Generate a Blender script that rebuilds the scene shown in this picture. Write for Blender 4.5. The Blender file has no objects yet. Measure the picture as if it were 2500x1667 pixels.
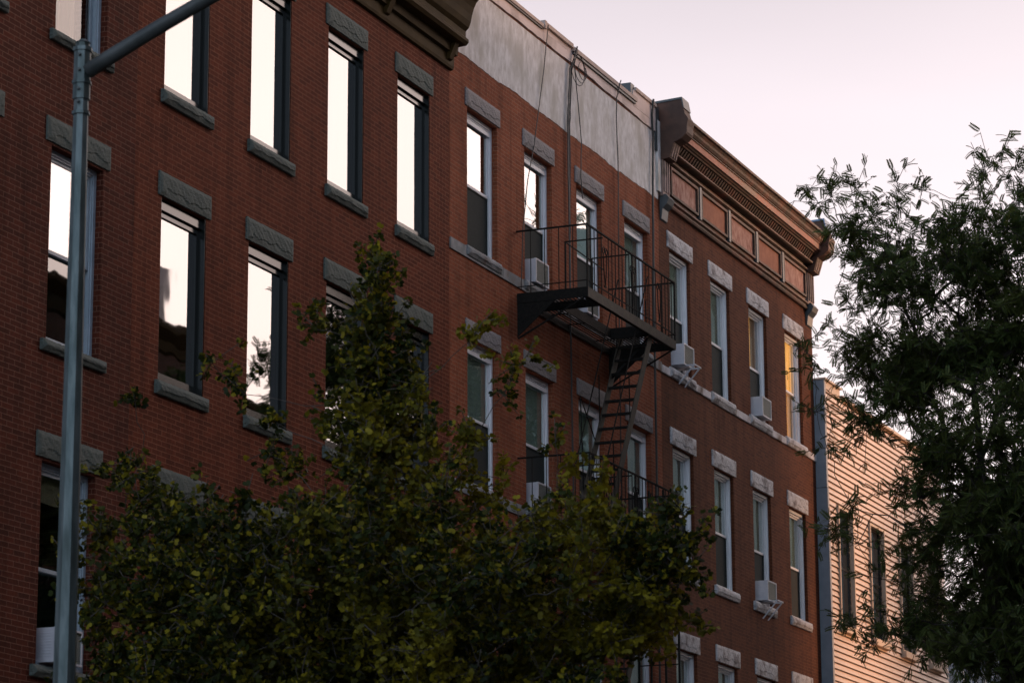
import bpy, math, random
import numpy as np
from mathutils import Vector, Matrix
R = math.radians
random.seed(7)
rng = np.random.default_rng(11)
scene = bpy.context.scene
COL = scene.collection

# ------------------------------------------------------------------ camera, sky, sun, exposure
def make_camera():
    pi_, ya, ro = R(13.003), R(67.6156), R(-0.2966)
    F = Vector((math.sin(ya)*math.cos(pi_), math.cos(ya)*math.cos(pi_), math.sin(pi_)))
    X = Vector((math.cos(ya), -math.sin(ya), 0)); Y = X.cross(F)
    X2 = X*math.cos(ro)+Y*math.sin(ro); Y2 = -X*math.sin(ro)+Y*math.cos(ro)
    cd = bpy.data.cameras.new('camera'); cam = bpy.data.objects.new('camera', cd); COL.objects.link(cam)
    M = Matrix((X2, Y2, -F)).transposed().to_4x4(); M.translation = Vector((0, -16, 1.65))
    cam.matrix_world = M
    cd.sensor_width = 36; cd.lens = 2.8638*36; cd.clip_start = .1; cd.clip_end = 2000
    cd.dof.use_dof = True; cd.dof.focus_distance = 40; cd.dof.aperture_fstop = 4.0
    scene.camera = cam
make_camera()
SUN_AZ = R(-44)      # measured from +x, towards the far side of the street
SUN_EL = R(4.8)
sun_dir = Vector((math.cos(SUN_AZ)*math.cos(SUN_EL), math.sin(SUN_AZ)*math.cos(SUN_EL), math.sin(SUN_EL)))
def make_world():
    w = bpy.data.worlds.new('World'); scene.world = w; w.use_nodes = True
    nt = w.node_tree; nt.nodes.clear(); N = nt.nodes.new; L = nt.links.new
    out = N('ShaderNodeOutputWorld'); bg = N('ShaderNodeBackground'); L(bg.outputs[0], out.inputs[0])
    tc = N('ShaderNodeTexCoord'); sep = N('ShaderNodeSeparateXYZ'); L(tc.outputs['Generated'], sep.inputs[0])
    # elevation gradient of the dusk sky (ahead of the camera) and its bluer half behind it
    def ramp(fac, stops):
        r = N('ShaderNodeValToRGB'); L(fac, r.inputs[0])
        e = r.color_ramp.elements
        while len(e) < len(stops): e.new(.5)
        for i, (p, c) in enumerate(stops): e[i].position = p; e[i].color = (*c, 1)
        return r.outputs[0]
    front = ramp(sep.outputs['Z'], [(0, (1.18, .95, .82)), (.16, (1.12, 1.0, .99)), (.30, (.93, .83, .88)), (.45, (.36, .33, .38)), (1, (.09, .10, .14))])
    back = ramp(sep.outputs['Z'], [(0, (.36, .36, .44)), (.3, (.34, .36, .48)), (.6, (.22, .24, .35)), (1, (.10, .11, .16))])
    mr = N('ShaderNodeMapRange'); mr.interpolation_type = 'SMOOTHSTEP'; L(sep.outputs['X'], mr.inputs[0]); mr.inputs[1].default_value = -.35; mr.inputs[2].default_value = .75
    mix = N('ShaderNodeMixRGB'); L(mr.outputs[0], mix.inputs[0]); L(back, mix.inputs[1]); L(front, mix.inputs[2])
    hz = N('ShaderNodeTexNoise'); hz.inputs['Scale'].default_value = 3.2; hz.inputs['Detail'].default_value = 5     # faint unevenness of high haze
    mpz = N('ShaderNodeMapping'); mpz.inputs['Scale'].default_value = (1, 1, 3.5); L(tc.outputs['Generated'], mpz.inputs[0]); L(mpz.outputs[0], hz.inputs[0])
    hm = N('ShaderNodeMapRange'); L(hz.outputs[0], hm.inputs[0]); hm.inputs[1].default_value = .3; hm.inputs[2].default_value = .7; hm.inputs[3].default_value = .965; hm.inputs[4].default_value = 1.045
    hx = N('ShaderNodeVectorMath'); hx.operation = 'SCALE'; L(mix.outputs[0], hx.inputs[0]); L(hm.outputs[0], hx.inputs['Scale'])
    dp = N('ShaderNodeVectorMath'); dp.operation = 'DOT_PRODUCT'; L(tc.outputs['Generated'], dp.inputs[0])
    g = Vector((.80, -.54, .36)).normalized(); dp.inputs[1].default_value = g
    mx = N('ShaderNodeMath'); mx.operation = 'MAXIMUM'; L(dp.outputs['Value'], mx.inputs[0]); mx.inputs[1].default_value = 0
    pw = N('ShaderNodeMath'); pw.operation = 'POWER'; L(mx.outputs[0], pw.inputs[0]); pw.inputs[1].default_value = 11
    gl = N('ShaderNodeMixRGB'); gl.blend_type = 'MULTIPLY'; gl.inputs[0].default_value = 1; L(pw.outputs[0], gl.inputs[1]); gl.inputs[2].default_value = (3.2, 2.45, 2.12, 1)
    a1 = N('ShaderNodeMixRGB'); a1.blend_type = 'ADD'; a1.inputs[0].default_value = 1; L(hx.outputs[0], a1.inputs[1]); L(gl.outputs[0], a1.inputs[2])
    d2 = N('ShaderNodeVectorMath'); d2.operation = 'DOT_PRODUCT'; L(tc.outputs['Generated'], d2.inputs[0]); d2.inputs[1].default_value = Vector((-.93, -.12, .34)).normalized()
    m2 = N('ShaderNodeMath'); m2.operation = 'MAXIMUM'; L(d2.outputs['Value'], m2.inputs[0]); m2.inputs[1].default_value = 0
    p2 = N('ShaderNodeMath'); p2.operation = 'POWER'; L(m2.outputs[0], p2.inputs[0]); p2.inputs[1].default_value = 6
    g2 = N('ShaderNodeMixRGB'); g2.blend_type = 'MULTIPLY'; g2.inputs[0].default_value = 1; L(p2.outputs[0], g2.inputs[1]); g2.inputs[2].default_value = (1.05, 1.32, 1.62, 1)
    a3 = N('ShaderNodeMixRGB'); a3.blend_type = 'ADD'; a3.inputs[0].default_value = 1; L(a1.outputs[0], a3.inputs[1]); L(g2.outputs[0], a3.inputs[2]); a1 = a3
    sky = N('ShaderNodeTexSky'); sky.sky_type = 'NISHITA'; sky.sun_disc = False; sky.sun_elevation = SUN_EL; sky.sun_rotation = math.pi/2 - SUN_AZ
    sk = N('ShaderNodeMixRGB'); sk.blend_type = 'MULTIPLY'; sk.inputs[0].default_value = 1; L(sky.outputs[0], sk.inputs[1]); sk.inputs[2].default_value = (.010, .009, .009, 1)
    a2 = N('ShaderNodeMixRGB'); a2.blend_type = 'ADD'; a2.inputs[0].default_value = 1; L(a1.outputs[0], a2.inputs[1]); L(sk.outputs[0], a2.inputs[2])
    L(a2.outputs[0], bg.inputs[0]); bg.inputs[1].default_value = 1.0
make_world()
sd = bpy.data.lights.new('sun', 'SUN'); sun = bpy.data.objects.new('sun', sd); COL.objects.link(sun)
sd.energy = 3.0; sd.angle = R(6); sd.color = (1.0, .52, .27)
sun.rotation_euler = sun_dir.to_track_quat('Z', 'Y').to_euler()
scene.view_settings.view_transform = 'Standard'; scene.view_settings.look = 'None'
scene.view_settings.gamma = 1; scene.view_settings.exposure = 0.0
scene.cycles.max_bounces = 7; scene.cycles.transparent_max_bounces = 10

# ------------------------------------------------------------------ materials
def newmat(name):
    m = bpy.data.materials.new(name); m.use_nodes = True; nt = m.node_tree
    b = nt.nodes.get('Principled BSDF')
    return m, nt, b
def objcoord(nt, scale=(1, 1, 1), rnd=True):
    N = nt.nodes.new; L = nt.links.new
    tc = N('ShaderNodeTexCoord'); mp = N('ShaderNodeMapping'); mp.inputs['Scale'].default_value = scale
    L(tc.outputs['Object'], mp.inputs[0])
    if rnd:
        oi = N('ShaderNodeObjectInfo'); mu = N('ShaderNodeMath'); mu.operation = 'MULTIPLY'; mu.inputs[1].default_value = 37
        L(oi.outputs['Random'], mu.inputs[0]); L(mu.outputs[0], mp.inputs['Location'])
    return mp.outputs[0]
def noisy(name, c1, c2, scale=6, rough=.8, bump=.2, stretch=(1, 1, 1), detail=6, metal=0, spec=.5, c3=None, s3=1.3, lo=.35, hi=.65, bdist=.01, rnd=True):
    m, nt, b = newmat(name); N = nt.nodes.new; L = nt.links.new
    v = objcoord(nt, stretch, rnd)
    n = N('ShaderNodeTexNoise'); n.inputs['Scale'].default_value = scale; n.inputs['Detail'].default_value = detail; n.inputs['Roughness'].default_value = .62; L(v, n.inputs[0])
    r = N('ShaderNodeValToRGB'); r.color_ramp.elements[0].position = lo; r.color_ramp.elements[1].position = hi
    r.color_ramp.elements[0].color = (*c1, 1); r.color_ramp.elements[1].color = (*c2, 1); L(n.outputs[0], r.inputs[0])
    col = r.outputs[0]
    if c3:
        n3 = N('ShaderNodeTexNoise'); n3.inputs['Scale'].default_value = s3; n3.inputs['Detail'].default_value = 5; L(v, n3.inputs[0])
        r3 = N('ShaderNodeValToRGB'); r3.color_ramp.elements[0].position = .5; r3.color_ramp.elements[1].position = .66; L(n3.outputs[0], r3.inputs[0])
        mx = N('ShaderNodeMixRGB'); L(r3.outputs[0], mx.inputs[0]); L(col, mx.inputs[1]); mx.inputs[2].default_value = (*c3, 1); col = mx.outputs[0]
    L(col, b.inputs['Base Color']); b.inputs['Roughness'].default_value = rough; b.inputs['Metallic'].default_value = metal
    b.inputs['Specular IOR Level'].default_value = spec
    if bump:
        bp = N('ShaderNodeBump'); bp.inputs['Strength'].default_value = bump; bp.inputs['Distance'].default_value = bdist; L(n.outputs[0], bp.inputs['Height']); L(bp.outputs[0], b.inputs['Normal'])
    return m
def brick(name, c1, c2, mortar, msize=.006, stain=(.5, .45, .42), ox=0., stain_amt=.5, soot=None, rough=.85):
    m, nt, b = newmat(name); N = nt.nodes.new; L = nt.links.new
    tc = N('ShaderNodeTexCoord'); sp = N('ShaderNodeSeparateXYZ'); L(tc.outputs['Object'], sp.inputs[0])
    ad = N('ShaderNodeMath'); ad.operation = 'ADD'; L(sp.outputs['X'], ad.inputs[0]); L(sp.outputs['Y'], ad.inputs[1])
    cb = N('ShaderNodeCombineXYZ'); L(ad.outputs[0], cb.inputs[0]); L(sp.outputs['Z'], cb.inputs[1])
    # slightly wandering courses
    nw = N('ShaderNodeTexNoise'); nw.inputs['Scale'].default_value = 1.1; nw.inputs['Detail'].default_value = 2; L(cb.outputs[0], nw.inputs[0])
    sc = N('ShaderNodeVectorMath'); sc.operation = 'SCALE'; L(nw.outputs['Color'], sc.inputs[0]); sc.inputs['Scale'].default_value = .022
    av = N('ShaderNodeVectorMath'); av.operation = 'ADD'; L(cb.outputs[0], av.inputs[0]); L(sc.outputs[0], av.inputs[1])
    t = N('ShaderNodeTexBrick'); L(av.outputs[0], t.inputs['Vector'])
    t.inputs['Scale'].default_value = 1; t.inputs['Brick Width'].default_value = .215; t.inputs['Row Height'].default_value = .0594
    t.inputs['Mortar Size'].default_value = msize; t.inputs['Mortar Smooth'].default_value = .15; t.inputs['Bias'].default_value = -.1
    t.inputs['Color1'].default_value = (*c1, 1); t.inputs['Color2'].default_value = (*c2, 1); t.inputs['Mortar'].default_value = (*mortar, 1)
    # patchy weathering
    n = N('ShaderNodeTexNoise'); n.inputs['Scale'].default_value = .55; n.inputs['Detail'].default_value = 7; n.inputs['Roughness'].default_value = .6; L(cb.outputs[0], n.inputs[0])
    rr = N('ShaderNodeValToRGB'); rr.color_ramp.elements[0].position = .38; rr.color_ramp.elements[1].position = .68; L(n.outputs[0], rr.inputs[0])
    mu = N('ShaderNodeMath'); mu.operation = 'MULTIPLY'; L(rr.outputs[0], mu.inputs[0]); mu.inputs[1].default_value = stain_amt
    mx = N('ShaderNodeMixRGB'); mx.blend_type = 'MULTIPLY'; L(mu.outputs[0], mx.inputs[0]); L(t.outputs['Color'], mx.inputs[1]); mx.inputs[2].default_value = (*stain, 1)
    n2 = N('ShaderNodeTexNoise'); n2.inputs['Scale'].default_value = 26; n2.inputs['Detail'].default_value = 4; L(cb.outputs[0], n2.inputs[0])
    m2 = N('ShaderNodeMixRGB'); m2.blend_type = 'OVERLAY'; m2.inputs[0].default_value = .45; L(mx.outputs[0], m2.inputs[1]); L(n2.outputs[0], m2.inputs[2])
    # vertical drip streaks
    mp = N('ShaderNodeMapping'); mp.inputs['Scale'].default_value = (3.2, .22, 1); L(cb.outputs[0], mp.inputs[0])
    n4 = N('ShaderNodeTexNoise'); n4.inputs['Scale'].default_value = 1.6; n4.inputs['Detail'].default_value = 6; L(mp.outputs[0], n4.inputs[0])
    r4 = N('ShaderNodeValToRGB'); r4.color_ramp.elements[0].position = .48; r4.color_ramp.elements[1].position = .70
    r4.color_ramp.elements[1].color = (.62, .62, .62, 1); r4.color_ramp.elements[0].color = (0, 0, 0, 1); L(n4.outputs[0], r4.inputs[0])
    m4 = N('ShaderNodeMixRGB'); m4.blend_type = 'MULTIPLY'; L(r4.outputs[0], m4.inputs[0]); L(m2.outputs[0], m4.inputs[1]); m4.inputs[2].default_value = (.5, .47, .45, 1)
    L(m4.outputs[0], b.inputs['Base Color']); b.inputs['Roughness'].default_value = rough; b.inputs['Specular IOR Level'].default_value = .12
    iv = N('ShaderNodeMath'); iv.operation = 'SUBTRACT'; iv.inputs[0].default_value = 1; L(t.outputs['Fac'], iv.inputs[1])
    a5 = N('ShaderNodeMath'); a5.operation = 'MULTIPLY_ADD'; L(n2.outputs[0], a5.inputs[0]); a5.inputs[1].default_value = .35; L(iv.outputs[0], a5.inputs[2])
    bp = N('ShaderNodeBump'); bp.inputs['Strength'].default_value = .5; bp.inputs['Distance'].default_value = .006; L(a5.outputs[0], bp.inputs['Height']); L(bp.outputs[0], b.inputs['Normal'])
    return m
def glass(name, tint=(.74, .80, .78), ior=2.8, wav=.02, gain=1.35):
    m = bpy.data.materials.new(name); m.use_nodes = True; nt = m.node_tree; nt.nodes.clear(); N = nt.nodes.new; L = nt.links.new
    out = N('ShaderNodeOutputMaterial'); mix = N('ShaderNodeMixShader'); tr = N('ShaderNodeBsdfTransparent'); gl = N('ShaderNodeBsdfGlossy')
    tr.inputs[0].default_value = (*tint, 1); gl.inputs['Roughness'].default_value = .015; gl.inputs[0].default_value = (1, 1, 1, 1)
    v = objcoord(nt, (1, 1, .6)); n = N('ShaderNodeTexNoise'); n.inputs['Scale'].default_value = 2.2; n.inputs['Detail'].default_value = 1; L(v, n.inputs[0])
    bp = N('ShaderNodeBump'); bp.inputs['Strength'].default_value = .09; bp.inputs['Distance'].default_value = wav; L(n.outputs[0], bp.inputs['Height'])
    fr = N('ShaderNodeFresnel'); fr.inputs[0].default_value = ior; L(bp.outputs[0], fr.inputs[1]); L(bp.outputs[0], gl.inputs['Normal'])
    # the pane is a thin slab: only the face towards the viewer reflects
    ge = N('ShaderNodeNewGeometry'); inv = N('ShaderNodeMath'); inv.operation = 'SUBTRACT'; inv.inputs[0].default_value = 1; L(ge.outputs['Backfacing'], inv.inputs[1])
    mg = N('ShaderNodeMath'); mg.operation = 'MULTIPLY'; mg.use_clamp = True; L(fr.outputs[0], mg.inputs[0]); mg.inputs[1].default_value = gain
    mb_ = N('ShaderNodeMath'); mb_.operation = 'MULTIPLY'; L(mg.outputs[0], mb_.inputs[0]); L(inv.outputs[0], mb_.inputs[1]); L(mb_.outputs[0], mix.inputs[0]); L(tr.outputs[0], mix.inputs[1]); L(gl.outputs[0], mix.inputs[2]); L(mix.outputs[0], out.inputs[0])
    return m
def emit(name, c, s):
    m, nt, b = newmat(name); N = nt.nodes.new; L = nt.links.new
    b.inputs['Base Color'].default_value = (*c, 1); b.inputs['Emission Color'].default_value = (*c, 1); b.inputs['Emission Strength'].default_value = s
    v = objcoord(nt, (14, 14, .6)); n = N('ShaderNodeTexNoise'); n.inputs['Scale'].default_value = 1.5; L(v, n.inputs[0])
    mu = N('ShaderNodeMath'); mu.operation = 'MULTIPLY'; L(n.outputs[0], mu.inputs[0]); mu.inputs[1].default_value = s*2; L(mu.outputs[0], b.inputs['Emission Strength'])
    return m
M = {}
M['brickZ'] = brick('dark red brick', (.135, .033, .017), (.078, .022, .013), (.24, .12, .08), msize=.0045, stain=(.62, .58, .58))
M['brickA'] = brick('red brick', (.175, .044, .020), (.112, .030, .015), (.30, .12, .07), msize=.0045, stain=(.66, .60, .58))
M['brickB'] = brick('orange red brick', (.34, .100, .046), (.24, .072, .036), (.38, .19, .12), msize=.0045, stain=(.60, .55, .52), stain_amt=.75)
M['brickC'] = brick('painted brown red brick', (.148, .050, .025), (.098, .034, .018), (.20, .080, .045), msize=.005, stain=(.62, .56, .50), stain_amt=.7)
M['brickX'] = brick('brown brick opposite', (.20, .10, .07), (.14, .07, .05), (.25, .2, .17))
M['bluestone'] = noisy('bluestone', (.080, .102, .090), (.125, .148, .128), 34, .85, .2, bdist=.02)
M['brownstone'] = noisy('grey sandstone', (.23, .220, .215), (.33, .31, .31), 38, .85, .5, bdist=.02)
M['whitestone'] = noisy('whitewashed stone', (.46, .465, .475), (.68, .68, .70), 22, .8, .6, c3=(.24, .22, .22), s3=5, bdist=.02)
M['belt'] = noisy('chipped belt stone', (.20, .22, .22), (.36, .37, .38), 6, .85, .6, c3=(.14, .10, .08), s3=3)
M['beltC'] = noisy('chipped painted belt', (.52, .52, .54), (.74, .72, .74), 5, .85, .7, c3=(.17, .13, .11), s3=2.2)
M['plaster'] = noisy('weathered cement plaster', (.62, .59, .55), (.90, .88, .86), 5.0, .9, .35, stretch=(1.8, 1, .9), c3=(.56, .53, .47), s3=1.3, detail=12, lo=.36, hi=.64, rnd=False)
M['cream'] = noisy('cream painted parapet', (.70, .57, .52), (.80, .67, .62), 2.5, .75, .15, c3=(.55, .45, .40), s3=2.4)
M['coping'] = noisy('tan coping tile', (.46, .36, .30), (.60, .48, .41), 5, .8, .2)
M['tar'] = noisy('roof tar', (.03, .03, .03), (.06, .055, .05), 9, .8, .4)
M['blackframe'] = noisy('black anodised frame', (.006, .009, .008), (.011, .014, .012), 12, .18, 0, spec=.45)
M['whiteframe'] = noisy('white painted window frame', (.82, .84, .87), (.88, .90, .92), 5, .5, .1)
M['greyframe'] = noisy('silver window frame', (.34, .42, .48), (.44, .52, .58), 5, .4, .05)
M['glass'] = glass('window glass')
M['glassclear'] = glass('clear pane', (.85, .85, .83), 1.45)
M['stucco'] = noisy('grey green stucco', (.24, .30, .27), (.33, .39, .36), 1.5, .9, .2)
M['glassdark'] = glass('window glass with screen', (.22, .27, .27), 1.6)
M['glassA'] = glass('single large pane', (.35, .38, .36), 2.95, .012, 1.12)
M['blind'] = noisy('grey roller blind', (.66, .74, .70), (.76, .82, .78), 3, .9, 0, stretch=(1, 1, 9))
M['curtain'] = noisy('tan curtain', (.52, .40, .28), (.68, .52, .38), 3, .95, .2, stretch=(9, 9, .5))
M['litcurtain'] = emit('lamplit curtain', (1.0, .50, .12), .9)
M['dimcurtain'] = emit('dim amber curtain', (1.0, .48, .10), .28)
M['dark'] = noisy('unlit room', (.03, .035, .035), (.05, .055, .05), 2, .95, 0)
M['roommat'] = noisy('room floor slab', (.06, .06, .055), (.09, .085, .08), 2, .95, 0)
M['iron'] = noisy('black painted iron', (.006, .0065, .0055), (.016, .014, .011), 22, .75, .3, spec=.2)
M['ironworn'] = noisy('worn olive iron', (.032, .029, .020), (.065, .056, .038), 9, .7, .35, c3=(.05, .04, .03), s3=4)
M['cornA'] = noisy('dark brown cornice paint', (.050, .030, .008), (.075, .045, .012), 3, .75, .2, spec=.15)
M['cornC'] = noisy('weathered cornice metal', (.038, .023, .015), (.090, .055, .034), 9, .7, .4, c3=(.17, .062, .036), s3=2.6)
M['cornblock'] = noisy('red brown cornice paint', (.050, .022, .013), (.085, .040, .024), 4, .7, .2, c3=(.12, .05, .03), s3=2)
M['cornorange'] = noisy('salmon painted fascia', (.25, .070, .036), (.36, .11, .058), 4, .65, .2, c3=(.20, .13, .09), s3=1.6)
M['cornridge'] = noisy('pale peeling ridge', (.26, .18, .15), (.42, .29, .25), 6, .7, .2, c3=(.14, .10, .07), s3=2)
M['panelpink'] = noisy('peeling pink panel', (.22, .070, .045), (.46, .28, .23), 8, .8, .3, stretch=(1.6, 1, .7))
M['panelrust'] = noisy('rust orange panel', (.24, .075, .035), (.34, .125, .065), 6, .8, .3)
M['greymetal'] = noisy('dark flashing metal', (.045, .055, .060), (.08, .095, .10), 4, .5, .1)
M['siding'] = noisy('cream vinyl siding', (.70, .50, .35), (.78, .57, .42), 2, .45, .03, stretch=(.5, 1, 3))
M['sidetrim'] = noisy('grey blue corner board', (.20, .24, .28), (.27, .31, .36), 3, .6, .15)
M['creamtrim'] = noisy('tan window trim', (.50, .38, .28), (.60, .46, .34), 3, .6, .05)
M['acwhite'] = noisy('off white appliance shell', (.58, .58, .62), (.68, .67, .70), 4, .5, .05)
M['acgrille'] = noisy('grey grille', (.16, .19, .17), (.24, .27, .25), 30, .6, .3, stretch=(1, 1, 4))
M['galv'] = noisy('galvanised lamp steel', (.075, .105, .105), (.15, .185, .185), 7, .5, .12, stretch=(3, 3, .5), metal=.55, c3=(.055, .075, .070), s3=3)
M['armsteel'] = noisy('dark lamp arm steel', (.045, .052, .050), (.07, .078, .075), 7, .5, .1)
M['cable'] = noisy('black cable rubber', (.02, .022, .02), (.03, .03, .03), 5, .6, 0)
M['asphalt'] = noisy('asphalt', (.04, .04, .04), (.06, .06, .06), 30, .9, .3)
M['concrete'] = noisy('concrete paving', (.20, .20, .19), (.30, .29, .28), 4, .9, .2)
M['paint'] = noisy('worn road paint', (.55, .55, .5), (.7, .7, .66), 8, .8, .1)
M['bark1'] = noisy('grey ginkgo bark', (.06, .05, .04), (.12, .10, .085), 14, .9, .7)
M['bark2'] = noisy('dark locust bark', (.025, .02, .016), (.055, .045, .038), 12, .9, .7)
M['bluecap'] = noisy('blue roof flashing', (.10, .19, .30), (.16, .27, .40), 4, .5, .1)
def leafmat(name, c1, c2, c3, trans=.35, side=False):
    m, nt, b = newmat(name); N = nt.nodes.new; L = nt.links.new
    g = N('ShaderNodeNewGeometry'); r = N('ShaderNodeValToRGB'); e = r.color_ramp.elements
    e[0].position = 0; e[0].color = (*c1, 1); e[1].position = .62; e[1].color = (*c2, 1); x = e.new(.97); x.color = (*c3, 1)
    L(g.outputs['Random Per Island'], r.inputs[0])
    tc = N('ShaderNodeTexCoord'); n = N('ShaderNodeTexNoise'); n.inputs['Scale'].default_value = .9; n.inputs['Detail'].default_value = 2; L(tc.outputs['Object'], n.inputs[0])
    rr = N('ShaderNodeValToRGB'); rr.color_ramp.elements[0].position = .45; rr.color_ramp.elements[1].position = .68; L(n.outputs[0], rr.inputs[0])
    mx = N('ShaderNodeMixRGB'); L(rr.outputs[0], mx.inputs[0]); L(r.outputs[0], mx.inputs[1]); mx.inputs[2].default_value = (*c3, 1)
    hf = N('ShaderNodeMath'); hf.operation = 'MULTIPLY'; L(rr.outputs[0], hf.inputs[0]); hf.inputs[1].default_value = .6; L(hf.outputs[0], mx.inputs[0])
    if side:      # brighter light on the right flank painted into the leaf colour as yellow
        dv = N('ShaderNodeVectorMath'); dv.operation = 'DOT_PRODUCT'; L(tc.outputs['Object'], dv.inputs[0]); dv.inputs[1].default_value = (.381, -.925, 0)
        ma = N('ShaderNodeMapRange'); L(dv.outputs['Value'], ma.inputs[0]); ma.inputs[1].default_value = -.9; ma.inputs[2].default_value = 2.2; ma.inputs[3].default_value = .12; ma.inputs[4].default_value = 1.15
        L(ma.outputs[0], hf.inputs[1])
    L(mx.outputs[0], b.inputs['Base Color']); b.inputs['Roughness'].default_value = .6; b.inputs['Specular IOR Level'].default_value = .25
    tl = N('ShaderNodeBsdfTranslucent'); L(mx.outputs[0], tl.inputs[0]); ms = N('ShaderNodeMixShader'); ms.inputs[0].default_value = trans
    out = nt.nodes.get('Material Output'); L(b.outputs[0], ms.inputs[1]); L(tl.outputs[0], ms.inputs[2]); L(ms.outputs[0], out.inputs[0])
    return m
M['ginkgo'] = leafmat('ginkgo leaves', (.012, .022, .005), (.042, .058, .009), (.33, .27, .016), .35, True)
M['screen'] = noisy('dark insect screen', (.016, .023, .021), (.026, .035, .032), 40, .9, 0)
M['locust'] = leafmat('locust leaflets', (.040, .066, .018), (.058, .090, .022), (.10, .115, .025), .3)

# ------------------------------------------------------------------ mesh helpers
class MB:
    def __init__(s): s.v = []; s.f = []
    def add(s, vs, fs):
        o = len(s.v); s.v += [tuple(p) for p in vs]; s.f += [tuple(i+o for i in q) for q in fs]; return s
    def box(s, x0, x1, y0, y1, z0, z1):
        return s.add([(x0,y0,z0),(x1,y0,z0),(x1,y1,z0),(x0,y1,z0),(x0,y0,z1),(x1,y0,z1),(x1,y1,z1),(x0,y1,z1)],
                     [(0,3,2,1),(4,5,6,7),(0,1,5,4),(1,2,6,5),(2,3,7,6),(3,0,4,7)])
    def ring(s, x0, x1, y0, y1, z0, z1, wl, wt=None, wb=None):     # picture-frame of four boxes in the xz plane
        wt = wl if wt is None else wt; wb = wl if wb is None else wb
        s.box(x0, x0+wl, y0, y1, z0, z1); s.box(x1-wl, x1, y0, y1, z0, z1)
        s.box(x0+wl, x1-wl, y0, y1, z1-wt, z1); s.box(x0+wl, x1-wl, y0, y1, z0, z0+wb); return s
    def bar(s, a, b, w, h, up=(0, 0, 1)):
        a = Vector(a); b = Vector(b); d = (b-a).normalized(); u = Vector(up); sd_ = d.cross(u)
        if sd_.length < 1e-4: sd_ = d.cross(Vector((1, 0, 0)))
        sd_.normalize(); u = sd_.cross(d)
        vs = []
        for p in (a, b):
            for i, j in ((-1,-1),(1,-1),(1,1),(-1,1)): vs.append(p+sd_*(w/2*i)+u*(h/2*j))
        return s.add(vs, [(0,1,2,3),(7,6,5,4),(0,4,5,1),(1,5,6,2),(2,6,7,3),(3,7,4,0)])
    def tube(s, pts, r, n=6, caps=True):
        pts = [Vector(p) for p in pts]; rr = r if hasattr(r, '__len__') else [r]*len(pts)
        o = len(s.v); prev = None
        for i, p in enumerate(pts):
            d = (pts[min(i+1, len(pts)-1)]-pts[max(i-1, 0)])
            d = d.normalized() if d.length > 1e-9 else Vector((0, 0, 1))
            if prev is None:
                a = d.orthogonal().normalized()
            else:
                a = prev-d*prev.dot(d); a = a.normalized() if a.length > 1e-6 else d.orthogonal().normalized()
            prev = a; b = d.cross(a)
            for k in range(n):
                t = 2*math.pi*k/n; s.v.append(tuple(p+(a*math.cos(t)+b*math.sin(t))*rr[i]))
        for i in range(len(pts)-1):
            for k in range(n):
                k2 = (k+1) % n; s.f.append((o+i*n+k, o+i*n+k2, o+(i+1)*n+k2, o+(i+1)*n+k))
        if caps:
            s.f.append(tuple(o+k for k in range(n))[::-1]); s.f.append(tuple(o+(len(pts)-1)*n+k for k in range(n)))
        return s
    def prism(s, prof, x0, x1):                                     # (y,z) outline pushed along x
        n = len(prof); vs = [(x0, y, z) for y, z in prof]+[(x1, y, z) for y, z in prof]
        return s.add(vs, [tuple(range(n)), tuple(range(2*n-1, n-1, -1))]+[(i, i+n, (i+1) % n+n, (i+1) % n) for i in range(n)])
    def mesh(s, name, mat, smooth=False):
        me = bpy.data.meshes.new(name); me.from_pydata(s.v, [], s.f); me.materials.append(mat)
        import bmesh
        bm = bmesh.new(); bm.from_mesh(me); bmesh.ops.recalc_face_normals(bm, faces=bm.faces); bm.to_mesh(me); bm.free()
        if smooth: me.polygons.foreach_set('use_smooth', [True]*len(me.polygons))
        me.update(); return me
def put(name, me, parent=None, loc=(0, 0, 0), rz=0):
    o = bpy.data.objects.new(name, me); COL.objects.link(o); o.location = loc; o.rotation_euler.z = rz
    if parent: o.parent = parent
    return o
def build(name, mb, mat, parent=None, loc=(0, 0, 0), smooth=False): return put(name, mb.mesh(name, mat, smooth), parent, loc)
def tag(o, label, cat, group=None):
    o['label'] = label; o['category'] = cat
    if group: o['group'] = group
    return o
def thing(name, label, cat, loc=(0, 0, 0), group=None): return tag(put(name, None, None, loc), label, cat, group)
def struct(name, mb, mat):
    o = build(name, mb, mat); o['kind'] = 'structure'; return o
def bevel(o, w=.01, seg=2):
    md = o.modifiers.new('bevel', 'BEVEL'); md.width = w; md.segments = seg; md.limit_method = 'ANGLE'; return o
def fastmesh(name, V, Fq, mat, smooth=False):                       # numpy verts, list of tri/quad arrays of equal size
    me = bpy.data.meshes.new(name); k = Fq.shape[1]
    me.vertices.add(len(V)); me.vertices.foreach_set('co', V.astype(np.float32).ravel())
    me.loops.add(Fq.size); me.loops.foreach_set('vertex_index', Fq.astype(np.int32).ravel())
    me.polygons.add(len(Fq)); me.polygons.foreach_set('loop_start', np.arange(0, Fq.size, k, dtype=np.int32))
    me.materials.append(mat); me.update(calc_edges=True); me.validate()
    return me

# ------------------------------------------------------------------ ground
struct('ground', MB().box(-400, 900, -500, 500, -.6, -.02), M['asphalt'])
struct('road', MB().box(-120, 260, -14.6, -5.2, -.5, 0.0), M['asphalt'])
struct('sidewalk', MB().box(-120, 260, -5.2, .3, -.5, .14), M['concrete'])
struct('sidewalk', MB().box(-120, 260, -21.3, -14.6, -.5, .14), M['concrete'])
mk = MB()
for i in range(-8, 40): mk.box(i*6, i*6+2.6, -9.96, -9.84, .001, .004)
struct('road_marking', mk, M['paint'])

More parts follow.
